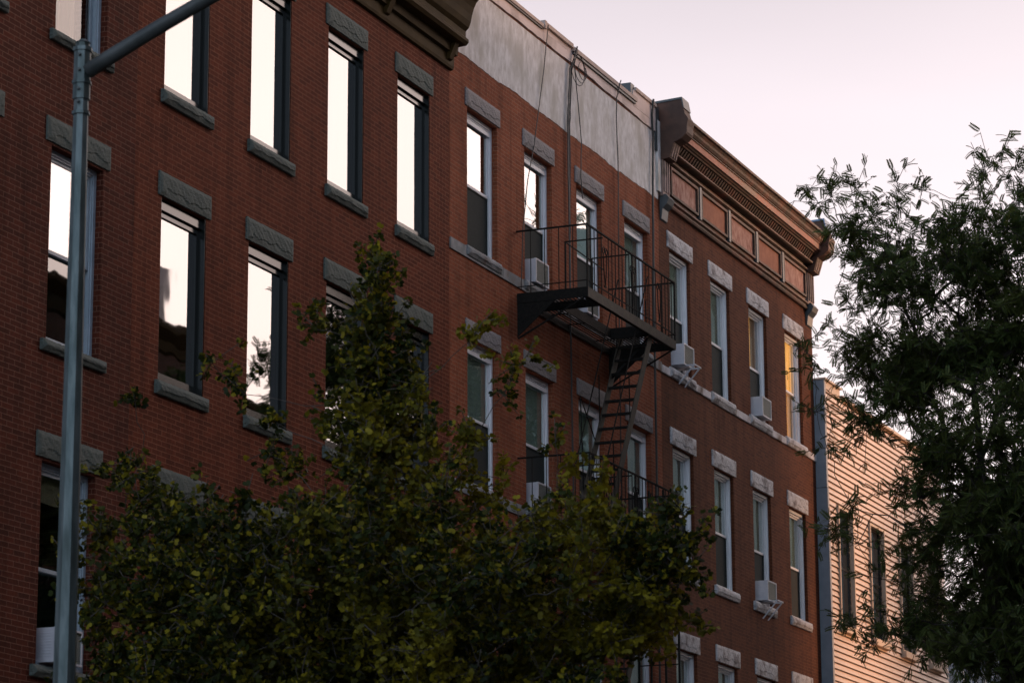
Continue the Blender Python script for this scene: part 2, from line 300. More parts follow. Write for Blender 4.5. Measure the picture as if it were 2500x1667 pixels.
# ------------------------------------------------------------------ building pieces
FH = 3.42
def wall_mesh(x0, x1, z0, z1, holes, t=.32):
    xs = sorted({x0, x1, *[h[0] for h in holes], *[h[1] for h in holes]}); zs = sorted({z0, z1, *[h[2] for h in holes], *[h[3] for h in holes]})
    mb = MB()
    def inh(cx, cz): return any(h[0] < cx < h[1] and h[2] < cz < h[3] for h in holes)
    for i in range(len(xs)-1):
        for j in range(len(zs)-1):
            if not inh((xs[i]+xs[i+1])/2, (zs[j]+zs[j+1])/2):
                mb.add([(xs[i],0,zs[j]),(xs[i+1],0,zs[j]),(xs[i+1],0,zs[j+1]),(xs[i],0,zs[j+1])], [(0,1,2,3)])
                mb.add([(xs[i],t,zs[j]),(xs[i+1],t,zs[j]),(xs[i+1],t,zs[j+1]),(xs[i],t,zs[j+1])], [(3,2,1,0)])
    for a, b, c, d in holes:
        mb.add([(a,0,c),(a,t,c),(a,t,d),(a,0,d)], [(0,3,2,1)]); mb.add([(b,0,c),(b,t,c),(b,t,d),(b,0,d)], [(0,1,2,3)])
        mb.add([(a,0,c),(b,0,c),(b,t,c),(a,t,c)], [(0,1,2,3)]); mb.add([(a,0,d),(b,0,d),(b,t,d),(a,t,d)], [(3,2,1,0)])
    return mb
def plain_mesh(mb, name, mat):
    me = bpy.data.meshes.new(name); me.from_pydata(mb.v, [], mb.f); me.materials.append(mat); me.update(); return me
def rockblock(w, h, d, seed, back=.05, rough=.006, nx=64, nz=18):
    """rock-faced stone: flat margins, knobbly front; origin at bottom left, y=0 is the wall face"""
    r = random.Random(seed); mb = MB(); vs = []
    ph = [r.uniform(0, 6) for _ in range(6)]
    for j in range(nz+1):
        for i in range(nx+1):
            u = i/nx; v = j/nz; edge = min(u*w, (1-u)*w, v*h, (1-v)*h)
            k = min(1, edge/.05)
            y = -d*(.55+.45*k) - k*rough*(math.sin(u*9+ph[0])*.5+math.sin(u*23+v*5+ph[1])*.35+r.uniform(-.35, .35)+math.sin(u*61+v*17+ph[4])*.2)
            if v < .30+.10*math.sin(u*7+ph[2])*math.sin(u*17+ph[3])-.25*(u < .12) and 0 < v: y += .009*k
            wob = 0 if k > 0 else r.uniform(-.004, .004)
            vs.append((u*w+wob, y, v*h+(wob if 0 < i < nx else 0)))
    fs = [(j*(nx+1)+i, j*(nx+1)+i+1, (j+1)*(nx+1)+i+1, (j+1)*(nx+1)+i) for j in range(nz) for i in range(nx)]
    mb.add(vs, fs)
    def idx(i, j): return j*(nx+1)+i
    border = [idx(i, 0) for i in range(nx+1)]+[idx(nx, j) for j in range(1, nz+1)]+[idx(i, nz) for i in range(nx-1, -1, -1)]+[idx(0, j) for j in range(nz-1, 0, -1)]
    o = len(mb.v); mb.v += [(mb.v[b][0], back, mb.v[b][2]) for b in border]; n = len(border)
    mb.f += [(border[k], o+k, o+(k+1) % n, border[(k+1) % n]) for k in range(n)]
    return mb
def window_kit(style, w, h):
    """meshes of one window, origin at the opening's lower left corner on the wall face"""
    K = []
    if style == 'black':
        f = MB(); f.box(0, .016, .008, .15, 0, h); f.box(w-.016, w, .008, .15, 0, h); f.box(.016, w-.016, .008, .15, 0, .02); f.box(.016, w-.016, .055, .15, h-.12, h-.001); f.box(.016, w-.016, .07, .15, .02, .05)
        K.append(('frame', f, 'blackframe'))
        s = MB().ring(.018, w-.018, .092, .14, .05, h-.122, .05, .065, .085)
        K.append(('sash', s, 'blackframe'))
        K.append(('glass_pane', MB().box(.066, w-.066, .118, .126, .13, h-.182), 'glassA'))
    else:
        fm = 'greyframe' if style == 'silver' else 'whiteframe'
        f = MB()
        if style == 'board':
            f.ring(.003, w-.003, .06, .20, 0, h-.002, .035, .05, .04); f.ring(.038, w-.038, .10, .125, .04, h-.055, .03); a = .13
        else:
            f.ring(.003, w-.003, .085, .20, 0, h-.002, .05, .055, .045); f.ring(.053, w-.053, .10, .118, .045, h-.057, .022); a = .12
        K.append(('frame', f, fm))
        m = h*.48; e = .06 if style == 'board' else .07
        K.append(('upper_sash', MB().ring(e, w-e, a, a+.034, m-.02, h-.07, .042, .045, .04), fm))
        K.append(('lower_sash', MB().ring(e, w-e, a+.036, a+.07, .045, m+.02, .042, .04, .06), fm))
        K.append(('glass_pane', MB().box(e+.04, w-e-.04, a+.014, a+.02, m+.018, h-.11), 'glass'))
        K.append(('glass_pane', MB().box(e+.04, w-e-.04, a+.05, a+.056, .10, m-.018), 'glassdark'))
        K.append(('insect_screen', MB().ring(e, w-e, a+.012, a+.03, .045, m-.02, .02).box(e+.02, w-e-.02, a+.02, a+.024, .065, m-.04), 'screen'))
    return K
KITS = {}
def kit(style, w, h):
    k = (style, round(w, 3), round(h, 3))
    if k not in KITS: KITS[k] = [(n, mb.mesh(n, M[mt]), ) for n, mb, mt in window_kit(style, w, h) if not (n == 'insect_screen' and style == 'silver')]
    return KITS[k]
STONES = {}
def stone(w, h, d, var, mat):
    k = (w, h, d, var, mat)
    if k not in STONES: STONES[k] = rockblock(w, h, d, var).mesh('stone', M[mat])
    return STONES[k]
def building(name, label, bx0, bx1, top, bm, style, cols, w, rows, lint_mat, sill_mat, lw, lh, lz, sh, extra=None, depth=12):
    """rows: list of (z0, z1) openings; lz: gap between opening top and lintel bottom"""
    b = thing(name, label, 'building', (bx0, 0, 0))
    holes = [(x-bx0, x-bx0+w, z0, z1) for z0, z1 in rows for x in cols]
    put('wall', plain_mesh(wall_mesh(.004, bx1-bx0-.004, 0, top, holes), 'wall', M[bm]), b)
    sh_ = MB(); W = bx1-bx0
    sh_.box(.004, .25, .33, depth, 0, top-.01); sh_.box(W-.25, W-.004, .33, depth, 0, top-.01); sh_.box(.25, W-.25, depth-.3, depth, 0, top-.01)
    build('side_wall', sh_, M[bm], b)
    rf = MB().box(.25, W-.25, .33, depth-.3, top-.55, top-.35); build('roof', rf, M['tar'], b)
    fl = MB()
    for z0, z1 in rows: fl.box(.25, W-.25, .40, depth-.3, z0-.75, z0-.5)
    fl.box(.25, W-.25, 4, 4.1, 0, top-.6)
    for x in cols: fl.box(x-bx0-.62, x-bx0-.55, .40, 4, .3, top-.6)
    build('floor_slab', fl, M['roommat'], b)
    n = 0
    for ri, (z0, z1) in enumerate(rows):
        for ci, x in enumerate(cols):
            n += 1
            win = None
            for nm, me in kit(style, w, z1-z0):
                if win is None: win = put('window', me, b, (x-bx0, 0, z0))
                else: put(nm, me, win)
            put('lintel', stone(lw, lh, .035, n % 4, lint_mat), win, ((w-lw)/2, 0, z1-z0+lz))
            if sh: put('sill', stone(lw-.02, sh, .07, n % 3+5, sill_mat), win, ((w-lw)/2+.01, 0, -sh))
            if extra: extra(win, ri, ci, w, z1-z0)
    return b
def clear_glass(win):
    for c in win.children:
        if c.name.startswith('glass_pane'): c.data = c.data.copy(); c.data.materials[0] = M['glassclear']
def panel(win, nm, mat, x0, x1, z0, z1, y=.21):
    return build(nm, MB().box(x0, x1, y, y+.006, z0, z1), M[mat], win)
def folds(win, nm, mat, x0, x1, z0, z1, y=.24, n=26, amp=.018):
    mb = MB(); vs = []
    for i in range(n+1):
        u = x0+(x1-x0)*i/n; yy = y+amp*math.sin(i*1.9)+amp*.5*math.sin(i*.7)
        vs += [(u, yy, z0), (u, yy, z1)]
    mb.add(vs, [(2*i, 2*i+2, 2*i+3, 2*i+1) for i in range(n)])
    return build(nm, mb, M[mat], win)
ROWS = lambda z0, z1: [(z0-FH*k, z1-FH*k) for k in (3, 2, 1, 0)]

# --- far left building (silver frames)
def exZ(win, ri, ci, w, h):
    if ri == 3: folds(win, 'curtain', 'curtain', .10, w*.62, .08, h-.1, .20); clear_glass(win)
    if ri == 1:
        panel(win, 'blind', 'blind', .1, w-.1, .25, h*.50, .23); panel(win, 'blind', 'curtain', .1, w-.1, h*.82, h-.1, .2)
    if ri == 2: panel(win, 'blind', 'blind', .1, w-.1, .1, h*.3, .23)
bZ = building('brick_building', 'dark red brick building at the left edge with silver window frames and plain grey-green lintels', 17.2, 27.73, 16.4, 'brickZ', 'silver',
    [19.4, 21.58, 23.76, 25.95], 1.09, ROWS(12.06, 14.2), 'bluestone', 'bluestone', 1.34, .27, .03, .12, exZ)
build('cornice', MB().prism([(0, 14.86), (-.07, 14.88), (-.07, 15.05), (-.2, 15.2), (-.3, 15.6), (-.6, 16.3), (-.6, 16.45), (0, 16.45)], .0, 10.45), M['cornA'], bZ)
# --- building with black framed panes
def exA(win, ri, ci, w, h):
    if ri < 2: panel(win, 'blind', 'blind', .1, w-.1, h*.5, h-.1, .25)
bA = building('brick_building', 'red brick building with tall black-framed panes under dark green-grey rock-faced lintels', 27.73, 36.55, 16.4, 'brickA', 'black',
    [28.35, 30.50, 32.64, 34.79], 1.075, ROWS(12.10, 14.25), 'bluestone', 'bluestone', 1.25, .28, .012, .155, exA)
W = 36.55-27.73
cA = MB().prism([(0.0, 14.83), (-.045, 14.84), (-.058, 14.88), (-.058, 15.03), (-.115, 15.04), (-.127, 15.17), (-.25, 15.178), (-.286, 15.22), (-.286, 15.26), (-.241, 15.31), (-.241, 15.39), (-.29, 15.44), (-.321, 15.52), (-.34, 15.62), (-.37, 15.72), (-.41, 15.80), (-.45, 15.84), (-.50, 15.95), (-.62, 16.2), (-.66, 16.4), (-.62, 16.5), (0.0, 16.5)], .0, W+.04)
build('cornice', cA, M['cornA'], bA)
for k in range(5):
    x = .12+k*(W-.34)/4
    build('cornice_bracket', MB().prism([(-.05, 14.92), (-.10, 14.94), (-.2, 15.165), (-.05, 15.165)], x, x+.12), M['cornA'], bA)
# --- building with the plaster band and fire escape
def exB(win, ri, ci, w, h):
    if ri == 3 and ci in (2, 3): panel(win, 'blind', 'blind', .1, w-.1, h*.5, h-.09, .172)
    if ri == 2: panel(win, 'blind', 'blind', .1, w-.1, h*.35 if ci else h*.5, h-.09, .172)
    if ri < 2: panel(win, 'blind', 'blind', .1, w-.1, h*.5, h-.09, .172)
    build('head_panel', MB().box(.055, w-.055, .088, .10, h-.16, h-.10), M['whiteframe'], win)
bB = building('brick_building', 'orange-red brick building with white window frames, grey plaster band and fire escape', 36.55, 45.42, 16.4, 'brickB', 'white',
    [37.19, 39.37, 41.545, 43.715], 1.12, ROWS(12.40, 14.47), 'brownstone', 'belt', 1.28, .26, .02, .14, exB)
for k, z in enumerate((12.22, 12.22-FH)):
    m_ = MB(); seg = [0, .60, 1.35+.5, 4.9, 8.87] if k else [0.004, .60, 1.93, 8.86]
    for a, c in zip(seg[:-1], seg[1:]): m_.box(a+.004, c-.004, -.022, .02, z, z+.16)
    build('belt_course', m_, M['belt'], bB)
# plaster: ragged lower edge
def ragged(x0, x1, zb, zt, yf, yb, amp, n=60, seed=1, tz=0.):
    r = random.Random(seed); mb = MB(); v = []; o = 0; h = 0
    for i in range(n+1):
        h = .90*h+r.uniform(-1, 1)*amp; x = x0+(x1-x0)*i/n; z = zb+h
        t = zt+tz*r.uniform(-1, 1)
        v += [(x, yf, z), (x, yf, t), (x, yb, z), (x, yb, t)]
    f = []
    for i in range(n):
        a = i*4; b = a+4
        f += [(a, b, b+1, a+1), (a+2, a, b, b+2)[::-1], (a+1, b+1, b+3, a+3), (a+2, a+3, b+3, b+2)]
    f += [(0, 1, 3, 2), (n*4, n*4+2, n*4+3, n*4+1)]
    mb.add(v, f); return mb
build('plaster_band', ragged(.10, 8.84, 15.21, 16.36, -.007, .0, .0065, 340, 4), M['plaster'], bB)
build('parapet_wall', ragged(.02, 8.70, 16.37, 16.60, -.030, .14, .014, 50, 3), M['cream'], bB)
cp = MB(); cp.box(.0, 3.5, -.075, .25, 16.575, 16.63); cp.box(3.5, 3.58, -.09, .25, 16.575, 16.70)
cp.box(3.58, 4.75, -.075, .25, 16.635, 16.70); cp.box(4.78, 7.68, -.08, .25, 16.595, 16.665)
cp.box(7.68, 8.72, -.06, .25, 16.80, 16.86)
build('coping', cp, M['coping'], bB)
build('parapet_wall', MB().box(3.5, 4.76, -.032, .16, 16.55, 16.64), M['cream'], bB)
build('parapet_wall', MB().box(7.60, 8.70, -.034, .2, 16.52, 16.80), M['cream'], bB)
build('coping_flashing', MB().box(4.80, 7.66, -.062, .16, 16.555, 16.594).box(0.02, 3.48, -.058, .16, 16.55, 16.574).box(8.70, 8.86, -.04, .3, 16.05, 16.84).box(7.52, 7.70, -.02, .35, 16.67, 16.90), M['greymetal'], bB)
# --- building with the big cornice
def exC(win, ri, ci, w, h):
    if ri == 3 and ci > 1: clear_glass(win)
    if ri == 3 and ci == 3:
        for c in list(win.children):
            if c.name.startswith('insect_screen'): bpy.data.objects.remove(c)
    if ri == 3 and ci == 3: folds(win, 'curtain', 'litcurtain', .08, w-.10, h*.48, h-.1, .176, 40, .005); folds(win, 'curtain', 'dimcurtain', .08, w-.10, .1, h*.48, .212, 40, .005)
    elif ri == 3 and ci == 2: folds(win, 'curtain', 'litcurtain', .40, .58, h*.3, h-.1, .176, 8, .004); folds(win, 'curtain', 'curtain', .60, w-.1, h*.3, h-.1, .182, 20, .005)
    elif ci != 3 or ri < 3: panel(win, 'blind', 'blind', .08, w-.08, h*.5, h-.09, .182)
bC = building('brick_building', 'brown-red brick building with whitewashed stone lintels and an ornate projecting metal cornice', 45.42, 54.40, 16.9, 'brickC', 'board',
    [45.93, 48.12, 50.32, 52.55], 1.07, ROWS(12.39, 14.47), 'whitestone', 'whitestone', 1.32, .285, .02, .16, exC)
bt = MB()
for a, c, dz in [(.0, .42, 0), (.45, 2.55, .01), (2.6, 4.8, -.01), (4.85, 7.0, 0), (7.05, 8.97, .005)]: bt.box(a, c, -.03, .02, 12.215+dz, 12.35+dz)
o_ = build('belt_course', bt, M['beltC'], bC); bevel(o_, .012)
def cornice_profile():
    return [(0, 15.18), (-.055, 15.19), (-.07, 15.22), (-.05, 15.245), (-.05, 15.27), (-.085, 15.29), (-.085, 15.32), (-.04, 15.35), (-.028, 15.37),
            (-.028, 15.955), (-.07, 15.965), (-.09, 15.99), (-.05, 16.005), (-.05, 16.08), (-.17, 16.095), (-.20, 16.125), (-.17, 16.145),
            (-.13, 16.16), (-.15, 16.22), (-.22, 16.275), (-.27, 16.28), (-.285, 16.305), (-.31, 16.31), (-.33, 16.335), (-.36, 16.34)]
CX0, CX1 = .40, 8.53
pr = cornice_profile()
build('cornice', MB().prism(pr+[(-.36, 16.38), (0, 16.38)], CX0, CX1), M['cornC'], bC)
build('cornice_fascia', MB().prism([(-.362, 16.34), (-.368, 16.45), (-.34, 16.45), (-.34, 16.34)], CX0, CX1), M['cornorange'], bC)
build('cornice_crown', MB().prism([(0, 16.382), (-.34, 16.452), (-.385, 16.452), (-.385, 16.475), (-.40, 16.48), (-.43, 16.52), (-.44, 16.56), (-.47, 16.60), (-.51, 16.61), (-.51, 16.655), (0, 16.70)], CX0, CX1), M['cornC'], bC)
build('cornice_flashing', MB().prism([(-.50, 16.657), (-.49, 16.672), (0, 16.80), (0, 16.702)], CX0+.02, CX1), M['cream'], bC)
rd = MB()
for y, z in ((-.086, 15.305), (-.10, 15.99), (-.20, 16.12)): rd.tube([(CX0+.01, y+.008, z), (CX1-.01, y+.008, z)], .016, 6)
build('cornice_ridge', rd, M['cornridge'], bC)
dn = MB()
nd = 66
for i in range(nd):
    x = CX0+.05+(CX1-CX0-.15)*i/nd
    dn.prism([(-.10, 16.15), (-.165, 16.155), (-.20, 16.20), (-.25, 16.268), (-.10, 16.268)], x, x+.062)
build('dentil_band', dn, M['cornC'], bC)
pw_ = (CX1-CX0)/5
for i in range(5):
    x0 = CX0+i*pw_+.09; x1 = CX0+(i+1)*pw_-.09
    fr = MB().ring(x0, x1, -.075, -.02, 15.41, 15.93, .045, .05, .04)
    w_ = build('cornice_panel', fr, M['cornC'], bC)
    build('panel_field', MB().box(x0+.045, x1-.045, -.036, -.022, 15.45, 15.88), M['panelrust' if i in (1, 3) else 'panelpink'], w_)
for i in range(1, 5):
    x = CX0+i*pw_; build('panel_pilaster', MB().box(x-.05, x+.05, -.085, -.02, 15.36, 15.95), M['greymetal'], bC)
def endblock(x0, x1, nm):
    m_ = MB().prism([(.0, 15.93), (-.05, 15.935), (-.20, 15.956), (-.25, 16.10), (-.287, 16.22), (-.42, 16.27), (-.50, 16.34), (-.518, 16.38), (-.525, 16.50), (-.55, 16.60), (-.535, 16.63), (-.494, 16.69), (-.46, 16.82), (-.426, 16.98), (0, 16.95)], x0, x1)
    o = build('cornice_end_block', m_, M['cornblock'], bC)
    build('block_cap', MB().prism([(-.482, 16.80), (-.466, 16.80), (-.430, 16.965), (.05, 16.935), (.05, 16.975), (-.445, 17.0)], x0-.012, x1+.012), M['greymetal'] if nm == 0 else M['bluecap'], o)
    fl_ = MB()
    for k in range(3):
        xx = x0+.05+k*(x1-x0-.13)/2
        fl_.bar((xx+.02, -.215, 15.98), (xx+.02, -.275, 16.2), .03, .02, (0, -1, 0)); fl_.box(xx, xx+.03, -.10, -.06, 15.38, 15.92)
    fl_.box(x0, x1, -.075, 0, 15.30, 15.93)
    build('fluting', fl_, M['cornridge'], o)
    build('bracket_drop', MB().prism([(0, 14.88), (-.03, 14.90), (-.055, 15.08), (-.13, 15.16), (-.17, 15.25), (-.12, 15.32), (0, 15.34)], x0+.02, x1-.02), M['greymetal'], o)
endblock(.04, .38, 0); endblock(8.55, 8.93, 1)
build('corner_flashing', MB().box(-.10, .03, -.045, .0, 15.35, 16.60), M['plaster'], bC)

# --- siding house
dD = thing('siding_house', 'cream clapboard house glowing warm beyond the brick row, behind the feathery tree', 'building', (54.42, 0, 0))
YD = -.20
DW = 9.2
wd = [(.74, 1.70), (3.02, 4.02), (5.32, 6.28), (7.58, 8.50)]
rws = [(9.14, 11.42), (5.5, 7.75), (1.9, 4.1)]
hol = [(a, b, c, d) for a, b in wd for c, d in rws]
bs = wall_mesh(.01, DW, 0, 13.70, hol, .3)
bs.v = [(x, y+YD+.075, z) for x, y, z in bs.v]
bs.box(.01, .22, .13, 11, 0, 13.7); bs.box(DW-.2, DW, .13, 11, 0, 13.7); bs.box(.22, DW-.2, 10.8, 11, 0, 13.7); bs.box(.22, DW-.2, .14, 10.8, 13.3, 13.5)
put('wall', plain_mesh(bs, 'wall', M['sidetrim']), dD)
lp = MB(); z = .3; step = .118
while z < 13.68:
    segs = [(.10, DW)]
    for a, b in wd:
        for c, d in rws:
            if z+step > c-.02 and z < d+.03:
                segs = [s2 for s_ in segs for s2 in ([(s_[0], a-.05), (b+.05, s_[1])] if s_[0] < a < s_[1] else [s_])]
    for a, b in segs:
        t = min(step, 13.7-z)
        lp.add([(a, YD-.008, z+.017), (b, YD-.008, z+.017), (b, YD+.022, z+t), (a, YD+.022, z+t), (a, YD+.07, z+.024), (b, YD+.07, z+.024)], [(0, 1, 2, 3), (4, 5, 1, 0)])
    z += step
put('siding', plain_mesh(lp, 'siding', M['siding']), dD)
cb_ = MB(); cb_.add([(-.005, YD-.012, 11.72), (.095, YD-.012, 11.72), (.095, YD-.012, 13.86), (-.005, YD-.012, 13.86), (-.005, .12, 11.72), (.095, .12, 11.72), (.095, .12, 13.86), (-.005, .12, 13.86)], [(0,1,2,3),(0,4,5,1),(3,2,6,7),(0,3,7,4),(1,5,6,2)])
cb_.add([(-.006, YD-.045, 0), (.098, YD-.045, 0), (.098, YD-.022, 11.71), (-.006, YD-.022, 11.71), (-.006, .12, 0), (.098, .12, 0), (.098, .12, 11.71), (-.006, .12, 11.71)], [(0,1,2,3),(0,4,5,1),(3,2,6,7),(0,3,7,4),(1,5,6,2)])
build('corner_board', cb_, M['sidetrim'], dD)
build('parapet_cap', MB().box(-.02, 1.15, YD-.05, .5, 13.865, 13.90).box(1.16, DW, YD-.05, .5, 13.70, 13.76).box(.09, 1.14, YD+.0, .1, 13.69, 13.87), M['creamtrim'], dD)
for (a, b) in wd:
    for (c, d) in rws:
        w0 = build('window', MB().ring(a-.05, b+.05, YD-.035, YD+.05, c-.03, d+.05, .05, .05, .03), M['creamtrim'], dD)
        build('sash', MB().ring(a, b, YD+.07, YD+.11, c, d, .045).box(a+.045, b-.045, YD+.07, YD+.11, (c+d)/2-.02, (c+d)/2+.02), M['blackframe'], w0)
        build('glass_pane', MB().box(a+.04, b-.04, YD+.085, YD+.09, c+.04, d-.04), M['glassdark'], w0)
        build('sill', MB().box(a-.06, b+.10, YD-.10, YD+.05, c-.16, c-.032), M['creamtrim'], w0)
# --- plain grey house beyond
dE = thing('siding_house', 'dim grey board-clad house glimpsed through leaves, lower than the cream clapboard one', 'building', (63.75, .3, 0))
hl = [(a, a+.95, c, c+1.7) for a in (.8, 3.0, 5.2, 7.4) for c in (2.0, 5.2, 8.0)]
put('wall', plain_mesh(wall_mesh(0, 9.5, 0, 10.6, hl, .2), 'wall', M['sidetrim']), dE)
build('side_wall', MB().box(0, .2, .21, 10, 0, 10.6).box(9.3, 9.5, .21, 10, 0, 10.6).box(.2, 9.3, 9.8, 10, 0, 10.6), M['sidetrim'], dE)
build('roof', MB().prism([(-.3, 10.6), (5, 12.3), (10.3, 10.6), (10.3, 10.75), (5, 12.45), (-.3, 10.75)], -.1, 9.6), M['tar'], dE)
bd = MB()
for i in range(48): bd.box(i*.2, i*.2+.02, -.015, 0, 7.0, 10.55)
build('board_batten', bd, M['greyframe'], dE)
for a, b, c, d in hl:
    w0 = build('window', MB().ring(a, b, -.02, .1, c, d, .06), M['greyframe'], dE); build('glass_pane', MB().box(a+.05, b-.05, .05, .056, c+.05, d-.05), M['glassdark'], w0)

# --- low brick houses carrying the row on, behind the feathery tree
for x0, x1, tp, lab, mt in [(73.4, 82.2, 10.2, 'low dark brick house past the grey one, mostly hidden by the tree', 'brickZ'), (82.2, 92.0, 11.0, 'farthest brown brick house of the row, hidden behind the tree', 'brickX'), (92.0, 112.0, 9.6, 'long low brick building closing the far end of the row', 'brickZ')]:
    building('brick_building', lab, x0, x1, tp, mt, 'silver', [x0+1.0+2.3*k for k in range(int((x1-x0-1.2)/2.3))], 1.05, [(1.6, 3.5), (4.8, 6.7), (7.4, 8.9)], 'bluestone', 'bluestone', 1.25, .25, .02, .13)
# --- row across the street (partly seen in reflections; heights and gap shaped to shade the facades)
def opposite(x0, x1, top, mat, label, depth=12, yf=-21.3):
    b = thing('apartment_building', label, 'building', (x0, yf, 0)); W = x1-x0
    n = max(2, int(W/2.4)); w = 1.1; hs = []
    for k in range(int((top-3.2)/3.3)+1):
        for i in range(n):
            xx = (i+.5)*W/n-w/2; zz = 1.4+k*3.3
            if zz+2 < top-.8: hs.append((xx, xx+w, zz, zz+1.95))
    wm = wall_mesh(0, W, 0, top, hs, .3); wm.v = [(x, -y, z) for x, y, z in wm.v]; wm.f = [q[::-1] for q in wm.f]
    put('wall', plain_mesh(wm, 'wall', M[mat]), b)
    build('side_wall', MB().box(0, .3, -depth, -.31, 0, top).box(W-.3, W, -depth, -.31, 0, top).box(.3, W-.3, -depth, -depth+.3, 0, top).box(.3, W-.3, -depth+.3, -.31, top-.6, top-.4), M[mat], b)
    build('cornice', MB().prism([(0, top-.7), (.1, top-.65), (.15, top-.4), (.45, top-.15), (.5, top+.05), (0, top+.05)], 0, W), M['cornA'], b)
    me = None
    for a, c, z0, z1 in hs:
        if me is None:
            me = MB().ring(0, w, -.2, -.1, 0, 1.95, .05).box(.05, w-.05, -.19, -.12, .95, 1.0).mesh('window', M['whiteframe']); mg = MB().box(.04, w-.04, -.165, -.16, .04, 1.91).mesh('glass_pane', M['glassdark'])
        o = put('window', me, b, (a, 0, z0)); put('glass_pane', mg, o)
    return b
opposite(-24, -8, 12, 'brickX', 'brown brick building across the street, behind and to the left of the viewer')
opposite(-8, 8, 15.0, 'brickZ', 'dark red brick building across the street beside the viewer')
opposite(8, 26, 23, 'brickX', 'brown brick apartment building across the street facing the street lamp')
opposite(26, 46, 23.5, 'brickZ', 'dark red apartment building across the street facing the black-framed windows')
oX = opposite(46, 69.5, 19.6, 'brickX', 'tall brown brick building across the street, mirrored dark in the lower panes')
build('roof_bulkhead', MB().box(19.2, 21.05, -1.9, -.02, 19.2, 21.25), M['cream'], oX)
tank = MB(); tank.tube([(11.5, -3, 19.4), (11.5, -3, 21.4)], 1.5, 20); tank.tube([(11.5, -3, 21.4), (11.5, -3, 22.3)], [1.6, .08], 20)
build('water_tank', tank, M['cornC'], oX)
opposite(69.6, 75.6, 18.4, 'brickX', 'lower brown brick building across the street, added beside the gap to shade the lower fronts')  # this and the next building are added to shade the ornate-cornice front
opposite(75.7, 90.9, 8.6, 'brickX', 'two-storey brown brick building across the street, added in the gap to shade the lowest fronts')
opposite(91, 101, 20.5, 'stucco', 'grey-green stucco building across the street beyond the gap', 5)
opposite(101, 150, 31, 'stucco', 'far grey-green stucco building at the end of the opposite side', 5)

# ------------------------------------------------------------------ air conditioners
def make_ac():
    root = thing('air_conditioner', '', 'air conditioner')
    w, h, d = .52, .36, .30
    body = MB().box(0, w, .02, d, 0, h)
    for k in range(9): body.box(-.004, .0, .06, d-.04, .06+k*.03, .07+k*.03)
    b = bevel(build('shell', body, M['acwhite'], root), .008)
    build('face_rim', MB().ring(-.004, w+.004, 0, .03, -.004, h+.004, .022), M['acwhite'], root)
    g = MB().box(.018, w-.018, .012, .02, .018, h-.018)
    for k in range(14): g.box(.02, w-.02, .006, .014, .03+k*.022, .037+k*.022)
    build('grille', g, M['acgrille'], root)
    return root
def copy_tree(o, parent=None):
    c = o.copy(); COL.objects.link(c); c.parent = parent
    for ch in list(o.children): copy_tree(ch, c)
    return c
ac0 = make_ac()
ACS = [((39.60, -.09, 12.43), 'air conditioner in the top-floor window behind the left end of the fire escape rail', 0),
       ((41.72, -.10, 12.43), 'air conditioner seen through the hatch of the upper fire escape landing', 0),
       ((46.18, -.155, 12.50), 'pale boxy air conditioner on white struts just right of the fire escape landing', 1),
       ((50.58, -.15, 12.43), 'air conditioner in the top-floor window left of the lamplit one', 0),
       ((50.62, -.15, 9.03), 'white air conditioner with a support arm, middle floor near the brick row\'s right end', 1),
       ((39.62, -.09, 9.02), 'air conditioner behind the lower fire escape rail, half hidden by yellow-green leaves', 0),
       ((26.15, -.12, 5.27), 'dim air conditioner low beside the street lamp post', 0)]
bk = None
for i, (loc, lab, br_) in enumerate(ACS):
    o = ac0 if i == 0 else copy_tree(ac0)
    o.location = loc; tag(o, lab, 'air conditioner', 'window air conditioners')
for o in [x for x in COL.objects if x.name.startswith('air_conditioner') and x.parent is None]:
    if o['label'] in [a[1] for a in ACS if a[2]]:
        s_ = MB()
        for x in (.10, .40):
            s_.bar((x, -.16, -.01), (x, .14, -.01), .022, .022); s_.bar((x, -.13, -.02), (x, .14, -.32), .02, .02)
        s_.bar((.10, -.15, -.005), (.40, -.15, -.005), .02, .02)
        if bk is None: bk = s_.mesh('support_strut', M['acwhite'])
        put('support_strut', bk, o)

# ------------------------------------------------------------------ fire escape
FX0, FX1, FY = 39.05, 42.93, -1.12
fe = thing('fire_escape', 'black iron fire escape with railed landings and a steep stair on the orange-red brick front', 'fire escape', (FX0, 0, 0))
FW = FX1-FX0
HX0, HX1, HY = .68, 2.62, -.50       # stair hatch
def scroll(mb, x, y, z, s=1., along='x', r=.008):
    def P(u, v): return (x+u, y, z+v) if along == 'x' else (x, y+u, z+v)
    for sg in (-1, 1):
        pts = []
        for k in range(22):
            t = k/21; a = t*2*math.pi*1.25; rad = .062*s*(1-.62*t)
            pts.append(P(sg*(.055*s-rad*math.cos(a)), .10*s+rad*math.sin(a)))
        lead = [P(0, -.42*s), P(sg*.03*s, -.25*s), P(sg*.035*s*-.2, -.02*s)]
        lead = [P(0, -.42*s), P(sg*-.05*s*-1, -.22*s), P(sg*.0, .02*s)][:1]+[P(sg*.045*s, -.2*s)]
        mb.tube(lead+[P(sg*.07*s, 0)]+[P(sg*(.07*s+.0), .05*s)]+pts[11:][::-1][:0]+pts, r, 5)
    mb.box(x-.03, x+.03, y-.008, y+.008, z-.43*s, z-.40*s)
